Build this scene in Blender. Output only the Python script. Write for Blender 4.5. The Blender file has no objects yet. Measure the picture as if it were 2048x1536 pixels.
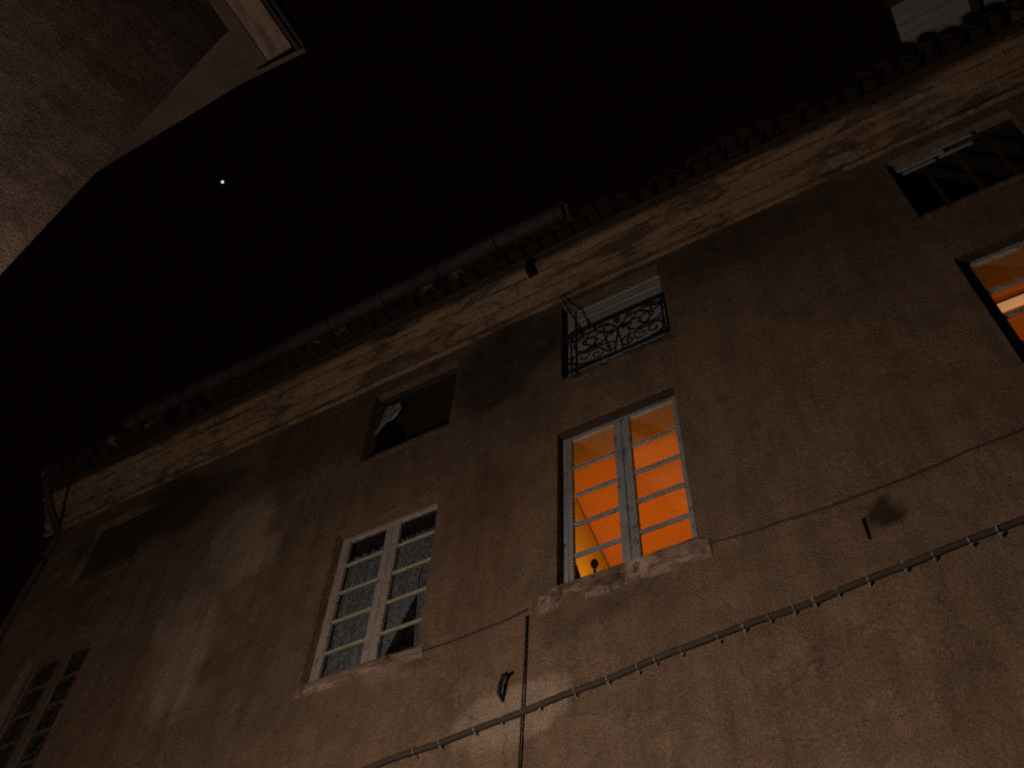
import bpy, bmesh, math, random
from mathutils import Vector, Matrix, noise

R = math.radians
random.seed(7)
scene = bpy.context.scene
C = scene.collection

# ------------------------------------------------------------------ camera, night sky, exposure
# world axes: x to the right along the alley, y towards the old house (its wall stands at y = 5), z up
cam_d = bpy.data.cameras.new('camera')
cam = bpy.data.objects.new('camera', cam_d)
C.objects.link(cam)
hv = Vector((-0.86952409, 0.37810058, 0.31775432))     # alley axis, facade normal and plumb line seen by the lens
nv = Vector((0.4922855, 0.71533175, 0.49593898))
zv = Vector((0.03978494, -0.58765674, 0.80813162))
right = Vector((-hv.x, nv.x, zv.x)); down = Vector((-hv.y, nv.y, zv.y)); fwd = Vector((-hv.z, nv.z, zv.z))
m = Matrix((right, -down, -fwd)).transposed().to_4x4()
m.translation = (0, 0, 1.6)
cam.matrix_world = m
cam_d.sensor_width = 36.0
cam_d.lens = 36.0 * 1950 / 2048
cam_d.clip_start = 0.05
cam_d.clip_end = 5000
scene.camera = cam

world = bpy.data.worlds.new('World')
scene.world = world
world.use_nodes = True
wn = world.node_tree
bg = wn.nodes['Background']
sky = wn.nodes.new('ShaderNodeTexSky')
sky.sky_type = 'NISHITA'
sky.sun_disc = False
sky.sun_elevation = R(-9)
sky.sun_rotation = R(200)
mixn = wn.nodes.new('ShaderNodeMix'); mixn.data_type = 'RGBA'; mixn.blend_type = 'ADD'
mixn.inputs[0].default_value = 1.0
mixn.inputs[7].default_value = (0.030, 0.0095, 0.015, 1)      # faint town glow of the night sky
wn.links.new(sky.outputs[0], mixn.inputs[6])
wn.links.new(mixn.outputs[2], bg.inputs[0])
bg.inputs[1].default_value = 0.05

vs = scene.view_settings
vs.view_transform = 'Standard'; vs.look = 'None'; vs.exposure = 0.0; vs.gamma = 1.0
vs.use_curve_mapping = False
scene.cycles.use_denoising = False
scene.cycles.filter_width = 2.1
scene.cycles.max_bounces = 4
scene.cycles.diffuse_bounces = 3
scene.cycles.glossy_bounces = 2
scene.cycles.transparent_max_bounces = 6
scene.cycles.sample_clamp_indirect = 0.12
scene.cycles.caustics_reflective = False
scene.cycles.caustics_refractive = False


# ------------------------------------------------------------------ helpers
def link(o, parent=None):
    C.objects.link(o)
    if parent is not None:
        o.parent = parent
    return o


def empty(name, loc=(0, 0, 0)):
    o = bpy.data.objects.new(name, None)
    o.location = loc
    o.empty_display_size = 0.2
    return link(o)


def tag(o, label=None, cat=None, group=None, kind=None):
    if label: o['label'] = label
    if cat: o['category'] = cat
    if group: o['group'] = group
    if kind: o['kind'] = kind
    return o


def obj(name, bm, material, parent=None, smooth=False, recalc=True):
    if recalc:
        bmesh.ops.recalc_face_normals(bm, faces=bm.faces)
    me = bpy.data.meshes.new(name)
    bm.to_mesh(me)
    bm.free()
    if smooth:
        for p in me.polygons:
            p.use_smooth = True
    me.materials.append(material)
    o = bpy.data.objects.new(name, me)
    return link(o, parent)


def copy_of(src, parent=None, name=None):
    o = src.copy()
    if name: o.name = name
    return link(o, parent)


def box(bm, x0, x1, y0, y1, z0, z1, bevel=0.0):
    vs_ = [bm.verts.new(p) for p in ((x0, y0, z0), (x1, y0, z0), (x1, y1, z0), (x0, y1, z0),
                                     (x0, y0, z1), (x1, y0, z1), (x1, y1, z1), (x0, y1, z1))]
    fs = [bm.faces.new([vs_[i] for i in q]) for q in ((0, 3, 2, 1), (4, 5, 6, 7), (0, 1, 5, 4), (1, 2, 6, 5), (2, 3, 7, 6), (3, 0, 4, 7))]
    if bevel > 0:
        es = {e for f in fs for e in f.edges}
        bmesh.ops.bevel(bm, geom=list(es), offset=bevel, segments=1, affect='EDGES')
    return bm


def boxbm(*a, **k):
    return box(bmesh.new(), *a, **k)


def tube(bm, pts, r, seg=8, caps=True):
    pts = [Vector(p) for p in pts]
    rings = []
    up = Vector((0.31, 0.17, 0.93))
    for i, p in enumerate(pts):
        t = (pts[min(i + 1, len(pts) - 1)] - pts[max(i - 1, 0)]).normalized()
        a = t.cross(up)
        if a.length < 1e-3: a = t.cross(Vector((1, 0, 0)))
        a.normalize(); b = t.cross(a).normalized()
        rr = r[i] if isinstance(r, (list, tuple)) else r
        rings.append([bm.verts.new(p + a * rr * math.cos(2 * math.pi * k / seg) + b * rr * math.sin(2 * math.pi * k / seg)) for k in range(seg)])
    for i in range(len(rings) - 1):
        for k in range(seg):
            bm.faces.new((rings[i][k], rings[i][(k + 1) % seg], rings[i + 1][(k + 1) % seg], rings[i + 1][k]))
    if caps:
        bm.faces.new(rings[0][::-1]); bm.faces.new(rings[-1])
    return bm


def tubebm(*a, **k):
    return tube(bmesh.new(), *a, **k)


def lathe(bm, prof, at, seg=16):
    """prof: list of (radius, z)"""
    rings = []
    for r, z in prof:
        rings.append([bm.verts.new((at[0] + r * math.cos(2 * math.pi * k / seg), at[1] + r * math.sin(2 * math.pi * k / seg), at[2] + z)) for k in range(seg)])
    for i in range(len(rings) - 1):
        for k in range(seg):
            bm.faces.new((rings[i][k], rings[i][(k + 1) % seg], rings[i + 1][(k + 1) % seg], rings[i + 1][k]))
    bm.faces.new(rings[0][::-1]); bm.faces.new(rings[-1])
    return bm


def fbm(x, y, z, o=4):
    return noise.fractal(Vector((x, y, z)), 0.9, 2.0, o)


# ------------------------------------------------------------------ materials
class N:
    def __init__(self, name, rough=0.85, spec=0.2):
        self.m = bpy.data.materials.new(name)
        self.m.use_nodes = True
        self.t = self.m.node_tree
        self.b = self.t.nodes['Principled BSDF']
        self.b.inputs['Roughness'].default_value = rough
        self.b.inputs['Specular IOR Level'].default_value = spec

    def new(self, kind, **kw):
        n = self.t.nodes.new(kind)
        for k, v in kw.items(): setattr(n, k, v)
        return n

    def link(self, a, b): self.t.links.new(a, b)

    def coord(self):
        if not hasattr(self, '_c'): self._c = self.new('ShaderNodeTexCoord')
        return self._c.outputs['Object']

    def noise(self, scale, detail=6, rough=0.6, stretch=(1, 1, 1), dist=0.0):
        mp = self.new('ShaderNodeMapping'); mp.inputs['Scale'].default_value = stretch
        self.link(self.coord(), mp.inputs[0])
        n = self.new('ShaderNodeTexNoise')
        n.inputs['Scale'].default_value = scale; n.inputs['Detail'].default_value = detail
        n.inputs['Roughness'].default_value = rough; n.inputs['Distortion'].default_value = dist
        self.link(mp.outputs[0], n.inputs['Vector'])
        return n.outputs['Fac']

    def ramp(self, fac, stops):
        r = self.new('ShaderNodeValToRGB')
        while len(r.color_ramp.elements) < len(stops): r.color_ramp.elements.new(0.5)
        for e, (p, c) in zip(r.color_ramp.elements, stops):
            e.position = p; e.color = (c, c, c, 1) if isinstance(c, float) else (*c, 1)
        self.link(fac, r.inputs[0])
        return r.outputs[0]

    def mix(self, fac, a, b, blend='MIX'):
        n = self.new('ShaderNodeMix', data_type='RGBA', blend_type=blend)
        for s, i in ((fac, 0), (a, 6), (b, 7)):
            if isinstance(s, (int, float)): n.inputs[i].default_value = s
            elif isinstance(s, tuple): n.inputs[i].default_value = (*s, 1)
            else: self.link(s, n.inputs[i])
        return n.outputs[2]

    def color(self, s):
        if isinstance(s, tuple): self.b.inputs['Base Color'].default_value = (*s, 1)
        else: self.link(s, self.b.inputs['Base Color'])

    def bump(self, h, strength=0.4, dist=0.01):
        b = self.new('ShaderNodeBump'); b.inputs['Strength'].default_value = strength; b.inputs['Distance'].default_value = dist
        self.link(h, b.inputs['Height']); self.link(b.outputs[0], self.b.inputs['Normal'])


def mat_plaster(name, base, pale, red, dark, grain=1.0):
    """old lime plaster; the vertex layer 'wear_glow_tone' holds (dark tone, bare pale render with painted lamp glow, red brick dust) patches"""
    n = N(name, 0.95, 0.1)
    big = n.ramp(n.noise(0.55, 3, 0.6, dist=0.6), [(0.34, 0.0), (0.68, 1.0)])
    mid = n.noise(3.2, 5, 0.68, dist=0.4)
    fine = n.noise(46, 3, 0.75)
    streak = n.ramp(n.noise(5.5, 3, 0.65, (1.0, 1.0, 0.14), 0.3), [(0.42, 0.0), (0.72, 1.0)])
    col = n.mix(big, base, (base[0] * 0.66, base[1] * 0.70, base[2] * 0.72))
    col = n.mix(n.ramp(mid, [(0.40, 0.0), (0.66, 0.8)]), col, tuple(c * 1.34 for c in base))
    col = n.mix(n.ramp(n.noise(1.5, 4, 0.7, dist=1.2), [(0.52, 0.0), (0.56, 0.55)]), col, (base[0] * 0.82, base[1] * 0.84, base[2] * 0.88))
    at = n.new('ShaderNodeVertexColor', layer_name='wear_glow_tone')
    sep = n.new('ShaderNodeSeparateColor'); n.link(at.outputs[0], sep.inputs[0])

    def patch(ch, amp, lo, hi):
        a = n.new('ShaderNodeMath', operation='MULTIPLY_ADD')
        n.link(mid, a.inputs[0]); a.inputs[1].default_value = amp
        s = n.new('ShaderNodeMath', operation='SUBTRACT'); n.link(sep.outputs[ch], s.inputs[0]); s.inputs[1].default_value = amp * 0.5
        n.link(s.outputs[0], a.inputs[2])
        return n.ramp(a.outputs[0], [(lo, 0.0), (hi, 1.0)])
    col = n.mix(patch(2, 0.9, 0.15, 1.05), col, red)
    col = n.mix(patch(1, 0.8, 0.12, 0.75), col, pale)
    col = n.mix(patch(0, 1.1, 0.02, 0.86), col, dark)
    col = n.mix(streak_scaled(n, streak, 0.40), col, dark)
    # hairline cracks
    wv = n.new('ShaderNodeTexNoise'); wv.inputs['Scale'].default_value = 2.4; wv.inputs['Detail'].default_value = 2
    n.link(n.coord(), wv.inputs['Vector'])
    va = n.new('ShaderNodeVectorMath', operation='MULTIPLY_ADD'); n.link(wv.outputs['Color'], va.inputs[0]); va.inputs[1].default_value = (0.55, 0.55, 0.55); n.link(n.coord(), va.inputs[2])
    vo = n.new('ShaderNodeTexVoronoi', feature='DISTANCE_TO_EDGE'); vo.inputs['Scale'].default_value = 0.85
    n.link(va.outputs[0], vo.inputs['Vector'])
    crack = n.ramp(vo.outputs['Distance'], [(0.0, 0.48), (0.008, 0.0)])
    gate = n.mix(1.0, crack, n.ramp(n.noise(0.8, 2, 0.5), [(0.47, 0.0), (0.55, 1.0)]), 'MULTIPLY')
    col = n.mix(gate, col, dark)
    # coarse sand of mixed colours in the render coat
    sand = n.new('ShaderNodeTexNoise'); sand.inputs['Scale'].default_value = 95; sand.inputs['Detail'].default_value = 0
    n.link(n.coord(), sand.inputs['Vector'])
    col = n.mix(0.42, col, sand.outputs['Color'], 'OVERLAY')
    col = n.mix(1.0, col, n.ramp(fine, [(0.25, 0.60), (0.75, 1.38)]), 'MULTIPLY')
    n.color(col)
    a = n.new('ShaderNodeMath', operation='MULTIPLY_ADD'); n.link(mid, a.inputs[0]); a.inputs[1].default_value = 1.6; n.link(fine, a.inputs[2])
    n.bump(a.outputs[0], 0.55 * grain, 0.02)
    return n.m


def streak_scaled(n, s, k):
    a = n.new('ShaderNodeMath', operation='MULTIPLY'); n.link(s, a.inputs[0]); a.inputs[1].default_value = k
    return a.outputs[0]


def mat_simple(name, base, rough=0.8, spec=0.2, var=0.35, scale=9.0, stretch=(1, 1, 1), dirt=None, metallic=0.0, bump=0.3, chip=None):
    n = N(name, rough, spec)
    n.b.inputs['Metallic'].default_value = metallic
    a = n.noise(scale, 4, 0.65, stretch, 0.2)
    col = n.mix(a, tuple(c * (1 + var) for c in base), tuple(c * (1 - var) for c in base))
    if dirt:
        col = n.mix(n.ramp(n.noise(scale * 0.45, 4, 0.7, stretch, 0.5), [(0.45, 0.0), (0.66, 0.85)]), col, dirt)
    if chip:
        col = n.mix(n.ramp(n.noise(17, 4, 0.75, (1, 1, 0.5), 0.4), [(0.58, 0.0), (0.63, 0.9)]), col, chip)
    n.color(col)
    n.bump(a, bump, 0.008)
    return n.m


def mat_glass(name, ripple=0.0, tint=(0.93, 0.95, 0.95), dust=0.06):
    m_ = bpy.data.materials.new(name); m_.use_nodes = True
    t = m_.node_tree
    for x in list(t.nodes): t.nodes.remove(x)
    out = t.nodes.new('ShaderNodeOutputMaterial')
    tr = t.nodes.new('ShaderNodeBsdfTransparent'); tr.inputs[0].default_value = (*tint, 1)
    gl = t.nodes.new('ShaderNodeBsdfGlossy'); gl.inputs['Roughness'].default_value = 0.04 + ripple * 0.2
    df = t.nodes.new('ShaderNodeBsdfDiffuse'); df.inputs[0].default_value = (0.34, 0.28, 0.25, 1)
    lw = t.nodes.new('ShaderNodeLayerWeight'); lw.inputs['Blend'].default_value = 0.5
    pw = t.nodes.new('ShaderNodeMath'); pw.operation = 'POWER'; pw.inputs[1].default_value = 5.0
    t.links.new(lw.outputs['Facing'], pw.inputs[0])
    fr = t.nodes.new('ShaderNodeMath'); fr.operation = 'MULTIPLY_ADD'; fr.inputs[1].default_value = 0.9; fr.inputs[2].default_value = 0.035
    t.links.new(pw.outputs[0], fr.inputs[0])
    tc = t.nodes.new('ShaderNodeTexCoord')
    nz = t.nodes.new('ShaderNodeTexNoise'); nz.inputs['Scale'].default_value = 22; nz.inputs['Detail'].default_value = 7
    t.links.new(tc.outputs['Object'], nz.inputs['Vector'])
    rp = t.nodes.new('ShaderNodeValToRGB'); rp.color_ramp.elements[0].position = 0.45; rp.color_ramp.elements[1].position = 0.8
    rp.color_ramp.elements[0].color = (dust * 0.4,) * 3 + (1,); rp.color_ramp.elements[1].color = (min(1, dust * 3),) * 3 + (1,)
    t.links.new(nz.outputs['Fac'], rp.inputs[0])
    m1 = t.nodes.new('ShaderNodeMixShader'); m2 = t.nodes.new('ShaderNodeMixShader')
    t.links.new(fr.outputs[0], m1.inputs[0]); t.links.new(tr.outputs[0], m1.inputs[1]); t.links.new(gl.outputs[0], m1.inputs[2])
    t.links.new(rp.outputs[0], m2.inputs[0]); t.links.new(m1.outputs[0], m2.inputs[1]); t.links.new(df.outputs[0], m2.inputs[2])
    t.links.new(m2.outputs[0], out.inputs[0])
    if ripple:
        b = t.nodes.new('ShaderNodeBump'); b.inputs['Strength'].default_value = ripple; b.inputs['Distance'].default_value = 0.02
        n2 = t.nodes.new('ShaderNodeTexNoise'); n2.inputs['Scale'].default_value = 40; n2.inputs['Detail'].default_value = 3
        t.links.new(tc.outputs['Object'], n2.inputs['Vector'])
        t.links.new(n2.outputs['Fac'], b.inputs['Height']); t.links.new(b.outputs[0], gl.inputs['Normal']); t.links.new(b.outputs[0], lw.inputs['Normal'])
    return m_


def mat_emit(name, col, s):
    m_ = bpy.data.materials.new(name); m_.use_nodes = True
    b = m_.node_tree.nodes['Principled BSDF']
    b.inputs['Base Color'].default_value = (*col, 1)
    b.inputs['Emission Color'].default_value = (*col, 1); b.inputs['Emission Strength'].default_value = s
    return m_


def mat_lace():
    n = N('lace', 0.95, 0.05)
    n.color(n.mix(n.ramp(n.noise(30, 3, 0.6, (1, 1, 0.7), 0.8), [(0.38, 0.0), (0.62, 1.0)]), (0.37, 0.365, 0.385), (0.15, 0.15, 0.165)))
    w = n.noise(150, 2, 0.5, (1, 1, 0.35))
    n.link(n.ramp(w, [(0.35, 0.74), (0.6, 1.0)]), n.b.inputs['Alpha'])
    return n.m


def mat_cornice():
    n = N('cornice_stucco', 0.95, 0.1)
    a_ = n.noise(5.0, 4, 0.7, (0.45, 1, 2.4), 0.3)
    col = n.mix(a_, (0.37, 0.235, 0.148), (0.21, 0.13, 0.083))
    col = n.mix(n.ramp(n.noise(1.1, 4, 0.65, (0.8, 1, 1), 0.8), [(0.56, 0.0), (0.70, 0.6)]), col, (0.33, 0.28, 0.25))
    col = n.mix(n.ramp(n.noise(2.6, 4, 0.72, (0.5, 1, 2.2), 0.6), [(0.47, 0.0), (0.60, 0.85)]), col, (0.075, 0.052, 0.042))
    col = n.mix(n.ramp(n.noise(9, 3, 0.7, (2.2, 1, 0.35), 0.3), [(0.55, 0.0), (0.72, 0.6)]), col, (0.06, 0.043, 0.036))
    n.color(col)
    n.bump(n.noise(16, 4, 0.75), 1.0, 0.03)
    return n.m


M = {}
M['plaster'] = mat_plaster('old_plaster', (0.222, 0.144, 0.100), (0.36, 0.262, 0.200), (0.225, 0.105, 0.060), (0.046, 0.036, 0.031))
M['plaster_opposite'] = mat_plaster('opposite_plaster', (0.225, 0.155, 0.132), (0.30, 0.22, 0.19), (0.20, 0.105, 0.085), (0.07, 0.053, 0.048))
M['cornice'] = mat_cornice()
M['stone'] = mat_simple('sill_stone', (0.33, 0.23, 0.19), 0.95, 0.1, 0.6, 9, (0.6, 1, 1.6), dirt=(0.07, 0.046, 0.038), bump=1.0)
M['stone_dark'] = mat_simple('dark_sill', (0.125, 0.085, 0.065), 0.95, 0.1, 0.45, 11, dirt=(0.05, 0.035, 0.03), bump=0.9)
M['tile'] = mat_simple('terracotta', (0.034, 0.024, 0.020), 0.95, 0.1, 0.4, 7, dirt=(0.028, 0.024, 0.024), bump=0.6)
M['tile_pale'] = mat_simple('weathered_terracotta', (0.10, 0.076, 0.060), 0.95, 0.1, 0.4, 7, dirt=(0.07, 0.055, 0.045), bump=0.6)
M['zinc'] = mat_simple('zinc', (0.038, 0.034, 0.034), 0.75, 0.3, 0.4, 4, dirt=(0.020, 0.017, 0.016))
M['iron'] = mat_simple('black_iron', (0.013, 0.011, 0.012), 0.85, 0.2, 0.4, 20)
M['lead'] = mat_simple('dark_pipe', (0.062, 0.046, 0.040), 0.8, 0.2, 0.4, 6)
M['white_metal'] = mat_simple('pale_clip', (0.27, 0.26, 0.275), 0.6, 0.3, 0.2, 30)
M['paint_blue'] = mat_simple('blue_grey_paint', (0.315, 0.318, 0.35), 0.7, 0.25, 0.22, 12, (1, 1, 0.3), dirt=(0.23, 0.215, 0.215), chip=(0.13, 0.10, 0.085))
M['paint_white'] = mat_simple('old_white_paint', (0.40, 0.335, 0.315), 0.75, 0.25, 0.2, 12, (1, 1, 0.3), dirt=(0.28, 0.225, 0.20), chip=(0.15, 0.105, 0.08))
M['paint_cream'] = mat_simple('cream_paint', (0.46, 0.38, 0.285), 0.75, 0.25, 0.2, 12)
M['paint_brown'] = mat_simple('brown_paint', (0.135, 0.092, 0.07), 0.85, 0.2, 0.3, 12)
M['timber'] = mat_simple('dark_timber', (0.055, 0.038, 0.030), 0.95, 0.1, 0.4, 8, (0.3, 1, 3))
M['board'] = mat_simple('pale_board', (0.30, 0.30, 0.32), 0.9, 0.1, 0.2, 6, (0.3, 3, 1), dirt=(0.24, 0.24, 0.245))
M['shutter'] = mat_simple('grey_blue_shutter', (0.30, 0.31, 0.36), 0.85, 0.1, 0.25, 8, (0.3, 1, 3))
M['cloth'] = mat_simple('faded_cloth', (0.44, 0.44, 0.45), 0.95, 0.05, 0.3, 10)
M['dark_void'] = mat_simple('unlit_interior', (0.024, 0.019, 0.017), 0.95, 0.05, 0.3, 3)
M['soffit'] = mat_simple('eave_soffit', (0.25, 0.18, 0.15), 0.95, 0.1, 0.4, 9, (2.0, 0.4, 1), dirt=(0.10, 0.055, 0.042), bump=0.9)
M['old_board'] = mat_simple('old_dark_board', (0.085, 0.062, 0.05), 0.95, 0.1, 0.4, 8, (3, 1, 0.3), dirt=(0.04, 0.03, 0.026))
M['soffit_plaster'] = mat_simple('soffit_plaster', (0.125, 0.088, 0.075), 0.95, 0.1, 0.35, 3, dirt=(0.08, 0.06, 0.055), bump=0.6)
M['street'] = mat_simple('street_stone', (0.12, 0.11, 0.10), 0.9, 0.2, 0.4, 3)
M['room_ceiling'] = mat_simple('orange_ceiling', (0.66, 0.27, 0.09), 0.95, 0.05, 0.05, 3, bump=0.05)
M['room_wall'] = mat_simple('ochre_room_wall', (0.85, 0.62, 0.12), 0.95, 0.05, 0.05, 3, bump=0.05)
M['embrasure'] = mat_simple('embrasure_plaster', (0.27, 0.165, 0.11), 0.95, 0.05, 0.12, 4, bump=0.1)
M['glass'] = mat_glass('window_glass', 0.0, (0.95, 0.96, 0.95), 0.006)
M['glass_dusty'] = mat_glass('dusty_glass', 0.0, (0.88, 0.9, 0.92), 0.02)
M['glass_dirty'] = mat_glass('dirty_glass', 0.0, (0.8, 0.8, 0.8), 0.10)
M['glass_ripple'] = mat_glass('rippled_glass', 0.6, (0.93, 0.95, 0.95), 0.035)
M['lace'] = mat_lace()

# ------------------------------------------------------------------ the ground
g = bmesh.new()
bmesh.ops.create_grid(g, x_segments=2, y_segments=2, size=1500)
tag(obj('street', g, M['street']), kind='structure')

# ------------------------------------------------------------------ the old house
WY = 5.0
X0, X1, ZT = -10.33, 7.0, 11.5
house = empty('old_house', (-1.6, WY + 3, 0))
tag(house, 'old brown plastered house with heavy cornice, tall windows and small attic openings', 'house')
house_inv = Matrix.Translation(house.location).inverted()


def hpart(name, bm, mat, parent=None, **k):
    """a part of the house, given in world coordinates"""
    o = obj(name, bm, mat, parent or house, **k)
    if parent is None:
        o.matrix_parent_inverse = house_inv
    return o


# openings: x0, x1, z0, z1
OP = {
    'W0': (-9.45, -8.35, 6.70, 8.47), 'W1': (-5.12, -3.935, 6.66, 8.46), 'W2': (-2.67, -1.505, 6.76, 8.63), 'W3': (0.99, 2.14, 6.98, 8.80),
    'A0': (-9.45, -8.35, 9.50, 10.62), 'A1': (-5.08, -3.95, 9.50, 10.72), 'A2': (-2.62, -1.475, 9.40, 10.82), 'A3': (0.95, 2.12, 9.56, 10.74),
    'L0': (-9.45, -8.35, 2.6, 4.3), 'L3': (0.99, 2.14, 2.6, 4.3),
}


def cuts(a, b, step, keys):
    ks = sorted({a, b, *[k for k in keys if a < k < b]})
    out = []
    for p, q in zip(ks, ks[1:]):
        n = max(1, round((q - p) / step))
        out += [p + (q - p) * i / n for i in range(n)]
    return out + [ks[-1]]


# wear patches: (channel, cx, cz, rx, rz, strength, tilt)  0 dark tone, 1 pale render and painted lamp glow, 2 red dust
WEAR_AND_GLOW = [
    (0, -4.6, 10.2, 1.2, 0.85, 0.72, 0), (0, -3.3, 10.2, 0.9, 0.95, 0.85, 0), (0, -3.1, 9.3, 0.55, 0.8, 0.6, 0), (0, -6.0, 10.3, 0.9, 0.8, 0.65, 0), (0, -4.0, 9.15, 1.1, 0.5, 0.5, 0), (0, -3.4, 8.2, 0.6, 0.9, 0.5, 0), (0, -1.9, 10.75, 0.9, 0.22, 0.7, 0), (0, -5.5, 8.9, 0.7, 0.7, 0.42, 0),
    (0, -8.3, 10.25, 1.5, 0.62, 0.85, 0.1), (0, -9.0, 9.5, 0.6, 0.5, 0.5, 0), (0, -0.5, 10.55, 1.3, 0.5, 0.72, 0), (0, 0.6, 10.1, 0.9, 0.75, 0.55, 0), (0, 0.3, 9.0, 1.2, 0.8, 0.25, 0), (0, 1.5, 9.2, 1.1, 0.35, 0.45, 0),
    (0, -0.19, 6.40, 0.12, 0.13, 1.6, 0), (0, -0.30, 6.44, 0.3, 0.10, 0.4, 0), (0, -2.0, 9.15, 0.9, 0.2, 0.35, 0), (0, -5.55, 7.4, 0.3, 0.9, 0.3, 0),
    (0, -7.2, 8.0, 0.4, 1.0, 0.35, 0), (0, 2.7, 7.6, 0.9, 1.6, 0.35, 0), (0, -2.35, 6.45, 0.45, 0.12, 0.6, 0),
    (1, -6.5, 9.0, 0.5, 0.9, 1.0, -0.25), (1, -6.85, 7.7, 0.52, 1.1, 0.9, -0.2), (1, -9.9, 8.9, 0.35, 0.8, 0.5, 0), (1, -2.98, 5.72, 0.50, 0.32, 1.1, 0), (1, -7.4, 10.0, 0.5, 0.4, 0.5, 0),  # the low patch by the hook is lamp glow painted as pale plaster
    (1, -1.0, 5.3, 1.3, 0.3, 0.35, 0), (1, -4.25, 6.45, 0.25, 0.12, 0.8, 0),
    (2, -3.35, 7.75, 0.55, 0.85, 0.75, 0), (2, -3.55, 6.9, 0.4, 0.5, 0.6, 0), (2, -4.9, 9.1, 0.8, 0.35, 0.5, 0), (2, -7.9, 8.9, 0.6, 0.8, 0.5, 0), (2, -8.2, 7.2, 0.8, 0.8, 0.5, 0),
]


def wear_and_glow_at(x, z):
    ch = [0.0, 0.0, 0.0]
    wx = x + 0.22 * fbm(x * 1.7, 3.1, z * 1.7); wz = z + 0.22 * fbm(x * 1.7, 9.4, z * 1.3)
    for c, cx, cz, rx, rz, s, tl in WEAR_AND_GLOW:
        dx, dz = wx - cx, wz - cz
        dx -= dz * tl
        d = (dx / rx) ** 2 + (dz / rz) ** 2
        if d < 4: ch[c] = max(ch[c], s * max(0.0, min(1.0, 1.35 - d * 0.85)))
    return [min(1.0, c) for c in ch]


def plaster_wall(name, xs, zs, holes, parent_fn, mat, place, depth, skew=0.012, wear_glow_tone=wear_and_glow_at):
    """a wall sheet with real openings; place(x, z, d) maps wall coordinates and depth to a point"""
    bm = bmesh.new()
    lay = bm.loops.layers.color.new('wear_glow_tone')
    grid = {}
    info = {}

    def v(i, j):
        if (i, j) not in grid:
            x, z = xs[i], zs[j]
            edge = i in (0, len(xs) - 1) or j in (0, len(zs) - 1)
            d = 0 if edge else skew * fbm(x * 0.9, 1.7, z * 0.9) + skew * 0.45 * fbm(x * 3.3, 5.7, z * 3.3)
            grid[i, j] = bm.verts.new(place(x, z, -d))
            info[grid[i, j]] = (x, z)
        return grid[i, j]

    def inside(x, z):
        return any(a < x < b and c < z < d for a, b, c, d in holes)
    for i in range(len(xs) - 1):
        for j in range(len(zs) - 1):
            if inside((xs[i] + xs[i + 1]) / 2, (zs[j] + zs[j + 1]) / 2): continue
            bm.faces.new((v(i, j), v(i + 1, j), v(i + 1, j + 1), v(i, j + 1)))
    # reveals: carry the rims of the openings inwards
    rim = [e for e in bm.edges if e.is_boundary and any(a - 1e-4 <= info[e.verts[0]][0] <= b + 1e-4 and c - 1e-4 <= info[e.verts[0]][1] <= d + 1e-4 and
                                                        a - 1e-4 <= info[e.verts[1]][0] <= b + 1e-4 and c - 1e-4 <= info[e.verts[1]][1] <= d + 1e-4 for a, b, c, d in holes)]
    back = {}
    for e in rim:
        for q in e.verts:
            if q not in back:
                x, z = info[q]
                back[q] = bm.verts.new(place(x, z, depth)); info[back[q]] = (x, z)
    for e in rim:
        a, b = e.verts
        bm.faces.new((a, b, back[b], back[a]))
    bmesh.ops.recalc_face_normals(bm, faces=bm.faces)
    cache = {}
    for f in bm.faces:
        for l in f.loops:
            x, z = info[l.vert]
            k = (round(x, 4), round(z, 4))
            if k not in cache: cache[k] = wear_glow_tone(x, z)
            l[lay] = (*cache[k], 1.0)
    o = parent_fn(name, bm, mat, recalc=False)
    for p in o.data.polygons: p.use_smooth = False
    return o


xs = cuts(X0, X1, 0.085, [k for o in OP.values() for k in o[:2]])
zs = cuts(0.0, ZT, 0.085, [k for o in OP.values() for k in o[2:]])
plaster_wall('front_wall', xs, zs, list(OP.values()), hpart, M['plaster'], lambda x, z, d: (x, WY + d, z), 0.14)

# the other walls close the house
b = bmesh.new()
for q in (((X0, WY, 0), (X0, 11.5, 0), (X0, 11.5, ZT), (X0, WY, ZT)), ((X1, WY, 0), (X1, 11.5, 0), (X1, 11.5, ZT), (X1, WY, ZT)),
          ((X0, 11.5, 0), (X1, 11.5, 0), (X1, 11.5, ZT), (X0, 11.5, ZT))):
    b.faces.new([b.verts.new(p) for p in q])
bmesh.ops.solidify(b, geom=b.faces[:], thickness=0.02)
hpart('end_wall', b, M['plaster_opposite'])

# ---- cornice: a run moulding, worn and chipped
prof = [(0.0, 10.93), (0.045, 10.935), (0.050, 11.005), (0.020, 11.012), (0.022, 11.035), (0.070, 11.045), (0.095, 11.075), (0.128, 11.115), (0.132, 11.145), (0.098, 11.152), (0.100, 11.178), (0.160, 11.19),
        (0.185, 11.225), (0.225, 11.275), (0.256, 11.305), (0.260, 11.335), (0.222, 11.343), (0.224, 11.366), (0.295, 11.378), (0.318, 11.405), (0.324, 11.475), (0.0, 11.485)]
b = bmesh.new()
cx = cuts(X0 - 0.30, X1, 0.06, [])
rows = []
for x in cx:
    row = []
    for k, (o_, z_) in enumerate(prof):
        e = 0.0
        if 0 < k < len(prof) - 1:
            e = 0.006 * fbm(x * 2.2, k * 0.7, 2.0) + 0.006 * fbm(x * 9, k * 1.9, 7.0)
            chip = fbm(x * 1.9, 13.0, k * 0.28)
            if chip > 0.42: e -= min(0.05, (chip - 0.42) * 0.22) * (o_ / 0.3)
        row.append(b.verts.new((x, WY - max(0.0, o_ + e), z_ + 0.35 * e)))
    rows.append(row)
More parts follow.
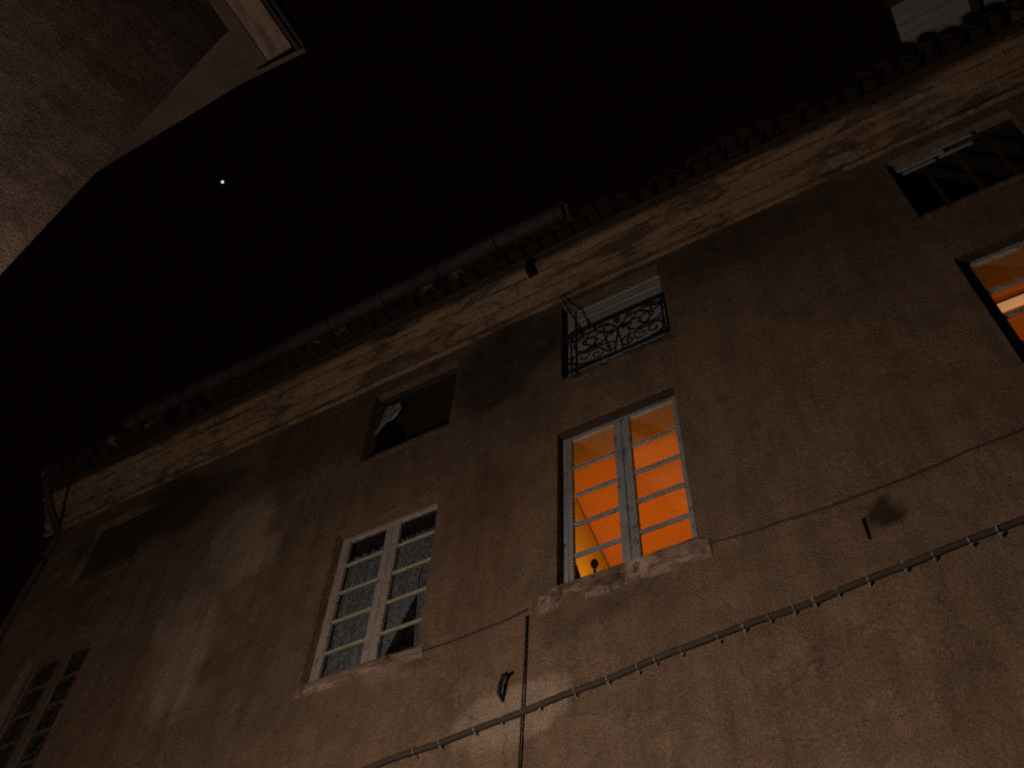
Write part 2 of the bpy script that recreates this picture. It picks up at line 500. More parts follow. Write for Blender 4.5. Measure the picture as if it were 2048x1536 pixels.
for r0, r1 in zip(rows, rows[1:]):
    for k in range(len(prof) - 1):
        b.faces.new((r0[k], r1[k], r1[k + 1], r0[k + 1]))
b.faces.new(rows[0]); b.faces.new(rows[-1][::-1])
hpart('cornice', b, M['cornice'])

# ---- roof: sloping deck, then each barrel tile along the eave
roof_b = bmesh.new()
SL = math.tan(R(17))
z_e = 11.50
for (ya, za, yb, zb) in ((4.60, z_e, 8.25, z_e + 3.65 * SL),):
    v4 = [roof_b.verts.new(p) for p in ((X0 - 0.3, ya, za), (X1, ya, za), (X1, yb, zb), (X0 - 0.3, yb, zb))]
    v5 = [roof_b.verts.new((p.co.x, p.co.y, p.co.z + 0.05)) for p in v4]
    roof_b.faces.new(v4); roof_b.faces.new(v5)
    for i in range(4): roof_b.faces.new((v4[i], v4[(i + 1) % 4], v5[(i + 1) % 4], v5[i]))
v4 = [roof_b.verts.new(p) for p in ((X0 - 0.3, 8.25, z_e + 3.65 * SL + .05), (X1, 8.25, z_e + 3.65 * SL + .05), (X1, 11.9, z_e + .05), (X0 - 0.3, 11.9, z_e + .05))]
roof_b.faces.new(v4)
roof = hpart('roof', roof_b, M['timber'])


def barrel(mat, flip):
    bm = bmesh.new()
    L, r0, r1, th = 0.46, 0.098, 0.080, 0.016
    rings = []
    for y, r in ((0.0, r0), (L, r1)):
        ring = []
        for rr in (r, r - th):
            for k in range(9):
                a = math.pi * k / 8
                ring.append(bm.verts.new((rr * math.cos(a), y, (rr * math.sin(a)) * (-1 if flip else 1))))
        rings.append(ring)
    A, B = rings
    for k in range(8):
        bm.faces.new((A[k], A[k + 1], B[k + 1], B[k])); bm.faces.new((A[9 + k], A[10 + k], B[10 + k], B[9 + k]))
        bm.faces.new((A[k], A[k + 1], A[10 + k], A[9 + k])); bm.faces.new((B[k], B[k + 1], B[10 + k], B[9 + k]))
    for k in (0, 8): bm.faces.new((A[k], A[9 + k], B[9 + k], B[k]))
    o = obj('roof_tile', bm, mat, roof, smooth=False)
    return o


protos = {(m_, f): barrel(M[m_], f) for m_ in ('tile', 'tile_pale') for f in (0, 1)}
used = set()
nt = int((X1 - X0 + 0.3) / 0.21)
for i in range(nt):
    x = X0 - 0.22 + 0.21 * i
    for f in (1, 0):
        if (i, f) not in ((0, 0), (0, 1), (1, 0), (1, 1)) and random.random() < 0.05: continue
        mk = 'tile_pale' if random.random() < 0.09 else 'tile'
        src = protos[mk, f]
        if (mk, f) in used: o = copy_of(src, roof)
        else: o = src; used.add((mk, f))
        yo = 4.455 + random.gauss(0, 0.028) + (0.02 if f else -0.015)
        zz = 11.535 + (0.095 if f else 0.05) + (yo - 4.46) * SL + random.uniform(-0.006, 0.006)
        o.location = (x + (0.105 if not f else 0), yo, zz)
        o.rotation_euler = (R(17) + random.gauss(0, .035), random.gauss(0, .09), random.gauss(0, .06))

# ---- zinc gutter on the left stretch
gut_x0, gut_x1, gy, gz, gr = -8.82, -2.24, 4.315, 11.625, 0.094
b = bmesh.new()
gx = cuts(gut_x0, gut_x1, 0.3, [])
rows = []
for x in gx:
    sag = 0.016 * math.sin(x * 1.3) + 0.028 * fbm(x * 1.1, 0, 0)
    row = []
    for rr in (gr, gr - 0.006):
        for k in range(11):
            a = math.pi + math.pi * k / 10
            row.append(b.verts.new((x, gy + rr * math.cos(a), gz + sag + rr * math.sin(a))))
    rows.append(row)
for r0, r1 in zip(rows, rows[1:]):
    for s in (0, 11):
        for k in range(10): b.faces.new((r0[s + k], r0[s + k + 1], r1[s + k + 1], r1[s + k]))
    for k in (0, 10): b.faces.new((r0[k], r1[k], r1[11 + k], r0[11 + k]))
for r_ in (rows[0], rows[-1]): b.faces.new(r_[:11])
gutter = hpart('gutter', b, M['zinc'], smooth=False)
brk = None
for i in range(9):
    x = gut_x0 + 0.25 + i * 0.78
    if brk is None:
        bb = bmesh.new()
        pts = [(0, gy + (gr + 0.008) * math.cos(math.pi + math.pi * k / 10), gz + (gr + 0.008) * math.sin(math.pi + math.pi * k / 10)) for k in range(11)] + [(0, 4.62, 11.72)]
        tube(bb, pts, 0.009, 6)
        brk = o = obj('gutter_bracket', bb, M['iron'], gutter)
    else:
        o = copy_of(brk, gutter)
    o.location = (x, 0, 0)
bb = bmesh.new()
for k in range(2):
    tube(bb, [(gut_x1 + 0.01, gy - 0.09, gz + 0.0), (gut_x1 + 0.03, gy - 0.02, gz + 0.10), (gut_x1 + 0.01, gy + 0.10, gz + 0.02 - 0.06 * k)], 0.022, 6)
obj('gutter_end_strap', bb, M['tile_pale'], gutter)

# ---- downpipe with its swan neck at the left corner, iron hook on the cornice
b = tubebm([(-10.42, 4.46, 11.62), (-10.40, 4.50, 11.40), (-10.30, 4.72, 11.02), (-10.22, 4.90, 10.80), (-10.20, 4.925, 10.6), (-10.20, 4.925, 8.0), (-10.20, 4.925, 0.1)], 0.045, 10)
pipe = hpart('downpipe', b, M['lead'], smooth=True)
for i in range(4):
    obj('pipe_collar', tubebm([(-10.20, 4.925, 10.2 - 1.9 * i), (-10.20, 4.925, 10.26 - 1.9 * i)], 0.058, 10), M['iron'], pipe)
b = bmesh.new()
box(b, -2.875, -2.80, 4.60, 4.70, 11.20, 11.50, 0.01)
tube(b, [(-2.84, 4.63, 11.25), (-2.83, 4.60, 11.13), (-2.82, 4.66, 11.10)], 0.014, 6)
hpart('iron_bracket', b, M['iron'])


# ---- casement windows
def window(name_key, glass_x, z_top, munt_z, munt_t, paint, muntin_paint, glass, label, frame_y=5.10, z_bot=None, pane_alt=None):
    ox0, ox1, oz0, oz1 = OP[name_key]
    gx0, gx1 = glass_x
    xm = (gx0 + gx1) / 2
    z_bot = z_bot if z_bot is not None else oz0 + 0.06
    win = None
    # fixed outer frame
    b = bmesh.new()
    fx0, fx1 = min(ox0 - 0.005, gx0 - 0.10), max(ox1 + 0.005, gx1 + 0.10)
    fy0, fy1 = frame_y - 0.004, frame_y + 0.06
    box(b, fx0, gx0 - 0.048, fy0, fy1, oz0 + 0.002, z_top, 0.006)
    box(b, gx1 + 0.048, fx1, fy0, fy1, oz0 + 0.002, z_top, 0.006)
    box(b, gx0 - 0.048, gx1 + 0.048, fy0 + 0.003, fy1 - 0.003, z_top - 0.030, z_top - 0.002, 0.004)
    win = hpart('window', b, paint)
    win['label'] = label
    zt = z_top - 0.032
    for s in (0, 1):
        a0, a1 = (gx0, xm - 0.079) if s == 0 else (xm + 0.079, gx1)
        b = bmesh.new()
        y0, y1 = frame_y - 0.012, frame_y + 0.035
        oa0, oa1 = (a0 - 0.045, xm - 0.0025) if s == 0 else (xm + 0.0025, a1 + 0.045)
        box(b, oa0, a0, y0, y1, z_bot - 0.05, zt, 0.006)
        box(b, a1, oa1, y0, y1, z_bot - 0.05, zt, 0.006)
        box(b, a0, a1, y0 + 0.003, y1 - 0.003, zt - 0.030, zt - 0.002, 0.004)
        box(b, a0, a1, y0 + 0.003, y1 - 0.003, z_bot - 0.05, z_bot, 0.004)
        obj('sash', b, paint, win)
        lv = [z_bot] + list(reversed(munt_z)) + [zt - 0.032]
        for z in munt_z:
            obj('muntin', boxbm(a0, a1, frame_y - 0.002, frame_y + 0.026, z - munt_t / 2, z + munt_t / 2), muntin_paint, win)
        for k, (za, zb) in enumerate(zip(lv, lv[1:])):
            mt = glass
            if pane_alt and (s, k) in pane_alt: mt = pane_alt[s, k]
            bm = boxbm(a0 - 0.004, a1 + 0.004, frame_y + 0.010, frame_y + 0.013, za - 0.002, zb + 0.002)
            obj('pane', bm, mt, win)
    return win


def mz(top, n=4, st=0.352): return [top - st * i for i in range(n)]


window('W1', (-5.022, -3.99), 8.455, mz(8.075, st=0.347), 0.017, M['paint_white'], M['paint_cream'], M['glass_dusty'], 'white casement window with lace curtains behind thin glazing bars')
window('W2', (-2.568, -1.575), 8.625, mz(8.178), 0.032, M['paint_blue'], M['paint_blue'], M['glass'], 'blue grey casement window glowing orange above a broken sill', pane_alt={(1, 2): M['glass_ripple']})
window('W3', (1.085, 2.07), 8.795, mz(8.335), 0.032, M['paint_blue'], M['paint_blue'], M['glass'], 'lit orange casement window cut by the right edge')
window('W0', (-9.35, -8.45), 8.465, mz(8.05, st=0.347), 0.03, M['paint_brown'], M['paint_brown'], M['glass_dirty'], 'dark brown casement window low at the far left')

# dark boards lining the heads: shade of the soffits put into their colour
for k, e in (('W2', 0.0), ('W3', 0.0)):
    a, c, z0, z1 = OP[k]
    hpart('lintel_shade_board', boxbm(a + 0.004, c - 0.004, 5.003, 5.092, z1 - 0.012, z1 - 0.002), M['timber'])
for k in ('W1', 'W0'):
    a, c, z0, z1 = OP[k]
    hpart('lintel_shade_board', boxbm(a + 0.004, c - 0.004, 5.01, 5.092, z1 - 0.010, z1 - 0.002), M['paint_brown'])


# ---- stone sills, chipped
def sill(x0, x1, z0, z1, proj, seed, rough=0.018):
    bm = bmesh.new()
    n = int((x1 - x0) / 0.035)
    sec = [(0.0, z0), (-proj * 0.75, z0 + 0.004), (-proj * 0.97, z0 + 0.02), (-proj, (z0 + z1) / 2), (-proj * 0.97, z1 - 0.012), (-proj * 0.88, z1), (0.0, z1 + 0.05)]
    rows = []
    for i in range(n + 1):
        x = x0 + (x1 - x0) * i / n
        row = []
        for k, (y, z) in enumerate(sec):
            d = rough * fbm(x * 6, seed + k * 0.35, 1.0) + rough * 0.6 * fbm(x * 17, seed + k, 4.0)
            brk_ = fbm(x * 2.6, seed * 3.1, k * 0.12)
            dz = 0.0
            if k in (1, 2, 3) and brk_ > 0.15: d += min(0.07, (brk_ - 0.15) * 0.22); dz = min(0.07, (brk_ - 0.15) * 0.22)
            if k in (0, 6): d = 0
            tp = min(1.0, 0.25 + 0.75 * min(i, n - i) / 4)
            y = y * tp if y < 0 else y
            row.append(bm.verts.new((x, WY + y + abs(d) if 0 < k < 6 else WY + 0.012, z + dz + (0 if k in (0, 6) else 0.35 * d))))
        rows.append(row)
    for r0, r1 in zip(rows, rows[1:]):
        for k in range(len(sec) - 1): bm.faces.new((r0[k], r1[k], r1[k + 1], r0[k + 1]))
        bm.faces.new((r0[-1], r1[-1], r1[0], r0[0]))
    bm.faces.new(rows[0]); bm.faces.new(rows[-1][::-1])
    return bm


def sill_part(x0, x1, z0, z1, proj, seed, label=None, mat='stone', **k):
    o = hpart('window_sill', sill(x0, x1, z0, z1, proj, seed, **k), M[mat])
    if label: o['label'] = label
    return o


sill_part(-2.83, -1.42, 6.525, 6.695, 0.075, 2.3, 'broken stone sill under the lit window', rough=0.03)
sill_part(-5.16, -3.87, 6.52, 6.61, 0.05, 8.8, rough=0.02)
sill_part(0.92, 2.22, 6.84, 6.98, 0.07, 5.5)
sill_part(-9.55, -8.25, 6.60, 6.70, 0.06, 11.5)
sill_part(-9.55, -8.25, 2.50, 2.60, 0.06, 14.5)
sill_part(0.9, 2.23, 2.50, 2.60, 0.06, 17.5)
for k, (z0, z1, s) in {'A0': (9.44, 9.50, 21), 'A1': (9.43, 9.50, 23), 'A2': (9.33, 9.40, 26), 'A3': (9.50, 9.56, 29)}.items():
    a, c = OP[k][:2]
    sill_part(a - 0.07, c + 0.07, z0, z1, 0.035, s, mat='stone_dark', rough=0.012)


# ---- what lies behind the openings: rooms
def room(key, x_l0, x_l1, xr, zc, zf, depth, mats, splay=(0.16, 0.22)):
    """embrasure through the thick wall, then a room; x_l0 / x_l1: left wall at the front and at the back"""
    a, c, z0, z1 = OP[key]
    y0, y1 = WY + 0.1405, WY + 0.60
    a2, c2, z2 = a - splay[0], c + splay[0], z1 + splay[1]
    b = bmesh.new()
    I = [b.verts.new(p) for p in ((a, y0, z0), (c, y0, z0), (c, y0, z1), (a, y0, z1))]
    O = [b.verts.new(p) for p in ((a2, y1, z0), (c2, y1, z0), (c2, y1, z2), (a2, y1, z2))]
    for i in range(4): b.faces.new((I[i], O[i], O[(i + 1) % 4], I[(i + 1) % 4]))
    hpart('window_embrasure', b, mats[2])
    yb = y1 + depth
    b = bmesh.new()
    F = [b.verts.new(p) for p in ((x_l0, y1, zf), (xr, y1, zf), (xr, y1, zc), (x_l0, y1, zc))]
    H = [b.verts.new(v_.co) for v_ in O] if False else [b.verts.new(p) for p in ((a2, y1, z0), (c2, y1, z0), (c2, y1, z2), (a2, y1, z2))]
    for i in range(4): b.faces.new((F[i], F[(i + 1) % 4], H[(i + 1) % 4], H[i]))
    Bk = [b.verts.new(p) for p in ((x_l1, yb, zf), (xr, yb, zf), (xr, yb, zc), (x_l1, yb, zc))]
    b.faces.new((F[0], F[3], Bk[3], Bk[0])); b.faces.new((F[1], Bk[1], Bk[2], F[2])); b.faces.new(Bk)
    hpart('room_wall', b, mats[1])
    b = bmesh.new()
    b.faces.new([b.verts.new(p) for p in ((x_l0 - 0.01, y1, zc - 0.002), (xr + 0.01, y1, zc - 0.002), (xr + 0.01, yb, zc - 0.002), (x_l1 - 0.01, yb, zc - 0.002))])
    hpart('room_ceiling', b, mats[0])
    b = bmesh.new()
    b.faces.new([b.verts.new(p) for p in ((x_l0, y1, zf + 0.002), (xr, y1, zf + 0.002), (xr, yb, zf + 0.002), (x_l1, yb, zf + 0.002))])
    hpart('room_floor', b, M['timber'])


lit = (M['room_ceiling'], M['room_wall'], M['embrasure'])
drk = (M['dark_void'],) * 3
room('W2', -3.065, -3.60, -0.25, 9.32, 6.0, 3.9, lit)
room('W3', 0.0, 0.0, 3.6, 9.38, 6.0, 3.9, lit)
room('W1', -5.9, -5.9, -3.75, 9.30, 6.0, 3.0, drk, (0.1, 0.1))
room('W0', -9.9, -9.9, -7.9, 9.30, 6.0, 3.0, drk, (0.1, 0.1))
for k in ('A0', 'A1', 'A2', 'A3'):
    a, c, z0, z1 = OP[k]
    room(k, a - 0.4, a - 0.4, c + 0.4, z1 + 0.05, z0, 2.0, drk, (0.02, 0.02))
for k in ('L0', 'L3'):
    a, c, z0, z1 = OP[k]
    hpart('closed_shutter', boxbm(a - 0.004, c + 0.004, WY + 0.06, WY + 0.10, z0, z1 + 0.004), M['shutter'])
# dark coving where the ceiling meets the left wall of the lit room
hpart('ceiling_coving', tubebm([(-3.070, 5.605, 9.305), (-3.598, 9.49, 9.305)], 0.012, 6), M['timber'])


def room_light(name, loc, power, col, r=0.12):
    l = bpy.data.lights.new(name, 'POINT'); l.energy = power; l.color = col; l.shadow_soft_size = r
    o = bpy.data.objects.new(name, l); o.location = loc
    return link(o)


room_light('room_lamp_light', (-2.72, 7.0, 7.5), 60, (1.0, 0.45, 0.07))

# tube lamp on the ceiling of the right room
tl = empty('ceiling_tube_lamp', (1.85, 6.07, 9.37))
tag(tl, 'pale tube lamp on the ceiling behind the right window', 'lamp')
obj('tube', tubebm([(-0.58, 0, -0.05), (0.58, 0, -0.05)], 0.045, 10), mat_emit('tube_glow', (1.0, 0.52, 0.22), 0.42), tl, smooth=True)
obj('housing', boxbm(-0.6, 0.6, -0.035, 0.035, -0.022, -0.004, 0.004), M['paint_cream'], tl)
for s_ in (-1, 1): obj('socket', boxbm(s_ * 0.60 - 0.015, s_ * 0.60 + 0.015, -0.028, 0.028, -0.075, -0.023, 0.004), M['paint_cream'], tl)
room_light('tube_lamp_light', (1.9, 6.9, 7.5), 25, (1.0, 0.45, 0.07))

# ------------------------------------------------------------------ things at the windows
# lace curtains of the unlit window: two halves, the right one drawn aside at its foot
def curtain(name, x0, x1, zt, zb, y, gap, label):
    bm = bmesh.new()
    nx, nz_ = 40, 30
    g_ = {}
    for j in range(nz_ + 1):
        t = j / nz_
        z = zt + (zb - zt) * t
        for i in range(nx + 1):
            s = i / nx
            l, r = gap(t)
            x = (x0 + l) + ((x1 - r) - (x0 + l)) * s
            g_[i, j] = bm.verts.new((x, y + 0.014 * math.sin(s * 34 + 0.8 * math.sin(t * 3)) + 0.006 * math.sin(s * 71 + t), z))
    for j in range(nz_):
        for i in range(nx):
            bm.faces.new((g_[i, j], g_[i + 1, j], g_[i + 1, j + 1], g_[i, j + 1]))
    o = obj(name, bm, M['lace'], None, smooth=True)
    tag(o, label, 'curtain', 'lace curtains')
    return o


def g_left(t): return (0.03, 0.0)
def g_mid(t):
    k = max(0.0, (t - 0.53) / 0.47)
    return (0.0, 0.30 * k + 0.0)
def g_right(t):
    k = max(0.0, (t - 0.53) / 0.47)
    return (0.05 * k, 0.0)


curtain('lace_curtain', -5.085, -4.50, 8.22, 6.72, 5.175, g_left, 'blue grey lace curtain behind left half of the unlit white window')
curtain('lace_curtain', -4.48, -4.165, 8.22, 6.72, 5.175, g_mid, 'lace curtain pulled aside from the dark gap, by the white mullion')
curtain('lace_curtain', -4.162, -3.93, 8.22, 6.72, 5.177, g_right, 'narrow lace curtain hanging right of the dark triangular gap')

# dark silhouettes on the inner sill of the lit window
c = empty('sill_ornament', (-2.485, 5.30, 6.80))
tag(c, 'small dark ornament with a round knob, silhouetted at the foot of the lit window', 'ornament')
obj('base', lathe(bmesh.new(), [(0.055, 0), (0.055, 0.012), (0.02, 0.03), (0.014, 0.05)], (0, 0, 0), 14), M['iron'], c, smooth=True)
obj('stem', lathe(bmesh.new(), [(0.014, 0.05), (0.02, 0.11), (0.012, 0.15), (0.016, 0.22), (0.011, 0.27), (0.011, 0.325)], (0, 0, 0), 12), M['iron'], c, smooth=True)
obj('cup', lathe(bmesh.new(), [(0.011, 0.325), (0.026, 0.335), (0.034, 0.36), (0.030, 0.39), (0.014, 0.41)], (0, 0, 0), 12), M['iron'], c, smooth=True)
b = bmesh.new()
pr = [(-2.74, 6.805), (-2.585, 6.805), (-2.60, 7.02), (-2.655, 7.255), (-2.74, 7.27)]
fr_ = [b.verts.new((x, 5.29, z)) for x, z in pr]; bk = [b.verts.new((x, 5.315, z)) for x, z in pr]
b.faces.new(fr_); b.faces.new(bk[::-1])
for i in range(5): b.faces.new((fr_[i], fr_[(i + 1) % 5], bk[(i + 1) % 5], bk[i]))
tag(obj('leaning_board', b, M['timber']), 'dark pointed board leaning in the lower left corner of the lit window', 'board')

# ---- attic openings
# rolled shutter slats behind the grille
a0, a1 = OP['A2'][:2]
sh = hpart('roller_shutter', boxbm(a0 + 0.01, a1 - 0.01, 5.155, 5.165, 9.42, 10.81), M['shutter'])
sh['label'] = 'pale grey blue shutter behind the iron scrolls'
sz = 10.78
for i in range(5):
    hgt = (0.05, 0.095, 0.085, 0.10, 0.06)[i]
    obj('shutter_slat', boxbm(a0 + 0.14, a1 - 0.012, 5.10 + 0.006 * (i % 2), 5.15, sz - hgt + 0.008, sz, 0.006), M['board'], sh)
    sz -= hgt
obj('shutter_rail', boxbm(a0 + 0.012, a0 + 0.10, 5.11, 5.15, 9.43, 10.80, 0.006), M['shutter'], sh)


def spiral(cx, cz, r0, turns, a_start, sgn, y, tail=None, n=34):
    pts = []
    for k in range(n + 1):
        t = k / n
        a = a_start + sgn * 2 * math.pi * turns * t * 0.87
        r = r0 * (1 - 0.86 * t)
        pts.append((cx + r * math.cos(a), y, cz + r * math.sin(a)))
    if tail: pts = [Vector(p) for p in tail] + pts
    return pts


gp = empty('_g')
bpy.data.objects.remove(gp)
gy_ = 4.955
gx0, gx1, gz0, gz1 = -2.60, -1.475, 9.43, 10.10
b = bmesh.new()
box(b, gx0, gx1, gy_ - 0.012, gy_ + 0.012, gz1 - 0.022, gz1 + 0.014)
box(b, gx0, gx1, gy_ - 0.010, gy_ + 0.010, gz0 - 0.008, gz0 + 0.012)
box(b, gx0, gx0 + 0.02, gy_ - 0.009, gy_ + 0.009, gz0 + 0.012, gz1 - 0.022)
box(b, gx1 - 0.02, gx1, gy_ - 0.009, gy_ + 0.009, gz0 + 0.012, gz1 - 0.022)
for x in (gx0, gx1 - 0.02):
    for z in (gz1 - 0.01, gz0): box(b, x + 0.002, x + 0.018, gy_ + 0.012, 5.02, z - 0.006, z + 0.006)
grille = hpart('window_grille', b, M['iron'])
grille['label'] = 'black wrought iron grille of scrolls'
xm, zm = (gx0 + gx1) / 2, (gz0 + gz1) / 2


def scroll(pts, r=0.011): return obj('scroll', tubebm(pts, r, 6), M['iron'], grille, smooth=True)


def s_curve(p, q, r1, r2, flip):
    """an S of two spirals joined by a sweep from p to q"""
    (px, pz), (qx, qz) = p, q
    a = math.atan2(qz - pz, qx - px)
    A = spiral(px, pz, r1, 1.5, a - flip * math.pi / 2, -flip * 1, gy_)
    B = spiral(qx, qz, r2, 1.5, a + flip * math.pi / 2, -flip * 1, gy_)
    return A[::-1] + B


for sg in (-1, 1):
    X = lambda u: xm + sg * u
    A0_ = 0.0 if sg > 0 else math.pi
    up_ = math.pi / 2
    scroll(spiral(X(0.27), zm + 0.06, 0.185, 1.75, up_ + sg * 0.6, -sg, gy_, tail=[(X(0.02), gy_, gz0 + 0.02), (X(0.05), gy_, zm - 0.1), (X(0.08), gy_, zm + 0.10)], n=44), 0.0105)
    scroll(spiral(X(0.45), zm - 0.17, 0.115, 1.6, -up_, sg, gy_, tail=[(X(0.12), gy_, gz0 + 0.015), (X(0.28), gy_, gz0 + 0.02)], n=36), 0.0095)
    scroll(spiral(X(0.17), zm - 0.20, 0.085, 1.5, up_, sg, gy_, tail=[(X(0.40), gy_, zm - 0.08), (X(0.28), gy_, zm - 0.105)], n=32), 0.0085)
    scroll(spiral(X(0.47), zm + 0.20, 0.075, 1.5, up_, -sg, gy_, tail=[(X(0.33), gy_, gz1 - 0.03)], n=30), 0.0085)
    scroll(spiral(X(0.06), zm + 0.23, 0.05, 1.4, -up_, sg, gy_, n=26), 0.008)
    # leaf at the middle
    lb = bmesh.new()
    prl = [(0.0, -0.02), (0.02, 0.03), (0.05, 0.05), (0.035, 0.075), (0.015, 0.09), (0.0, 0.08)]
    f_ = [lb.verts.new((X(u), gy_ - 0.006, zm + 0.02 + w)) for u, w in prl]; k_ = [lb.verts.new((X(u), gy_ + 0.006, zm + 0.02 + w)) for u, w in prl]
    lb.faces.new(f_); lb.faces.new(k_[::-1])
    for i in range(6): lb.faces.new((f_[i], f_[(i + 1) % 6], k_[(i + 1) % 6], k_[i]))
    obj('iron_leaf', lb, M['iron'], grille)
# iron rod slanting out of the grille
rod = empty('iron_rod', (-2.36, 4.95, 10.08))
tag(rod, 'thin dark rod slanting up and out from the iron grille', 'rod')
obj('shaft', tubebm([(0, 0, 0), (-0.225, -0.05, 0.79)], [0.011, 0.008], 8), M['iron'], rod)
obj('socket', tubebm([(0.012, 0.003, -0.05), (-0.02, -0.005, 0.06)], 0.018, 8), M['iron'], rod)

# pale torn cloth caught in the left attic opening
bm = bmesh.new()
q = [(-5.075, 10.66), (-4.93, 10.60), (-4.80, 10.56), (-4.76, 10.42), (-4.86, 10.33), (-4.95, 10.28), (-5.02, 10.06), (-5.06, 10.10)]
f_ = [bm.verts.new((x, 5.12 + 0.03 * math.sin(9 * x + 5 * z), z)) for x, z in q]
fc = bm.faces.new(f_)
bmesh.ops.solidify(bm, geom=[fc], thickness=0.012)
tag(obj('torn_cloth', bm, M['cloth']), 'pale torn cloth hanging in the dark attic opening above the curtained window', 'cloth')
a0, a1, z0, z1 = OP['A1']
fr1 = hpart('attic_frame', boxbm(a0 + 0.0, a0 + 0.05, 5.10, 5.138, z0, z1), M['timber'])
obj('frame_bar', boxbm(a0 + 0.05, a1, 5.10, 5.135, z1 - 0.04, z1), M['timber'], fr1)
obj('frame_bar', boxbm(a0 + 0.052, a1, 5.105, 5.135, 9.66, 9.69), M['timber'], fr1)
# broken pale slats at the head of the right attic opening
a0, a1, z0, z1 = OP['A3']
fr3 = hpart('attic_frame', boxbm(a0, a1, 5.11, 5.138, z1 - 0.03, z1), M['timber'])
for (x0, x1, za, zb, yy) in ((a0 + 0.02, a0 + 0.52, z1 - 0.145, z1 - 0.045, 5.06), (a0 + 0.10, a0 + 0.42, z1 - 0.21, z1 - 0.165, 5.07), (a0 + 0.44, a0 + 0.80, z1 - 0.10, z1 - 0.035, 5.04), (a0 + 0.46, a0 + 0.78, z1 - 0.16, z1 - 0.115, 5.09)):
    obj('shutter_slat', boxbm(x0, x1, yy, yy + 0.016, za, zb, 0.004), M['board'], fr3)
for i in range(3):
    x = a0 + 0.28 + i * 0.30
    obj('frame_bar', boxbm(x, x + 0.035, 5.115, 5.135, z0, z1 - 0.03), M['timber'], fr3)
# boarded attic opening at the far left
a0, a1, z0, z1 = OP['A0']
fr0 = hpart('attic_frame', boxbm(a0, a1, 5.11, 5.138, z1 - 0.04, z1), M['timber'])
obj('frame_bar', boxbm((a0 + a1) / 2 - 0.03, (a0 + a1) / 2 + 0.03, 5.112, 5.136, z0, z1 - 0.04), M['timber'], fr0)
obj('frame_bar', boxbm(a0, a1, 5.07, 5.08, z0 + 0.18, z0 + 0.215), M['paint_brown'], fr0)
for i in range(5):
    bx_ = a0 + 0.004 + i * 0.219
    obj('plank', boxbm(bx_, bx_ + 0.212, 5.082 + 0.004 * (i % 2), 5.10, z0, z1 - 0.045 - 0.02 * (i % 3)), M['old_board'], fr0)

# ------------------------------------------------------------------ raised attic on the right, its boarded eave
ra = hpart('raised_attic', boxbm(1.86, X1, 5.62, 8.2, 11.6, 13.06), M['timber'])
for i in range(10):
    y0 = 4.46 + i * 0.118
    obj('soffit_board', boxbm(1.80, X1 + 0.1, y0 + 0.004, y0 + 0.114, 13.00 + 0.004 * (i % 2), 13.03 + 0.004 * (i % 2)), M['board'], ra)
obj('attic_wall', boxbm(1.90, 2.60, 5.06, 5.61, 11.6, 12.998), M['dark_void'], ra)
for x in (2.56, 3.35, 4.14):
    obj('rafter', boxbm(x, x + 0.075, 4.42, 5.60, 12.88, 12.996, 0.006), M['timber'], ra)
b = bmesh.new()
box(b, 1.76, X1 + 0.1, 4.36, 4.455, 13.0, 13.12, 0.01)
obj('eave_board', b, M['timber'], ra)
b = bmesh.new()
v4 = [b.verts.new(p) for p in ((1.76, 4.36, 13.125), (X1 + .1, 4.36, 13.125), (X1 + .1, 8.3, 13.9), (1.76, 8.3, 13.9))]
fc = b.faces.new(v4); bmesh.ops.solidify(b, geom=[fc], thickness=-0.05)
obj('attic_roof', b, M['tile'], ra)
b = bmesh.new()
for k in range(5):
    a = k * 1.3
    bmesh.ops.create_icosphere(b, subdivisions=1, radius=0.05 + 0.015 * (k % 3), matrix=Matrix.Translation((2.80 + 0.055 * math.cos(a), 5.12 + 0.06 * math.sin(a), 12.93 + 0.01 * k)))
obj('mortar_clump', b, M['timber'], ra)

# ------------------------------------------------------------------ pipe and cables on the facade
cd = empty('wall_conduit', (-1.0, 4.96, 5.83))
tag(cd, 'dark conduit pipe with pale clips slanting across the lower right wall', 'pipe')
line = lambda x: 5.742 + (x + 2.267) * 0.0728
pts = [(x + 1.0, 0.006 * math.sin(x * 5), line(x) - 5.83 + 0.009 * math.sin(x * 2.7) + 0.005 * math.sin(x * 9.1)) for x in [-5.2 + 0.2 * i for i in range(39)]]
obj('pipe', tubebm(pts, 0.0215, 10), M['lead'], cd, smooth=True)
clipm = None
for x in (-3.8, -3.55, -3.3, -3.05, -2.75, -2.5, -2.267, -2.07, -1.881, -1.696, -1.498, -1.29, -1.101, -0.97, -0.833, -0.64, -0.451, -0.247, -0.073, 0.14, 0.36, 0.6, 0.85, 1.1, 1.4, 1.7, 2.0, 2.3):
    if clipm is None:
        bm = bmesh.new()
        tube(bm, [(0, -0.0235 * math.cos(t), 0.0235 * math.sin(t)) for t in [R(-60 + 9 * k) for k in range(11)]] , 0.0045, 6)
        box(bm, -0.006, 0.006, 0.0, 0.04, -0.040, -0.024)
        clipm = o = obj('clip', bm, M['white_metal'], cd)
    else:
        o = copy_of(clipm, cd)
    o.location = (x + 1.0 + random.uniform(-.035, .035), 0, line(x) - 5.83)
    o.rotation_euler = (0, 0, random.uniform(-.2, .2))
    o.scale = (random.uniform(0.7, 1.5), 1, random.uniform(0.85, 1.15))


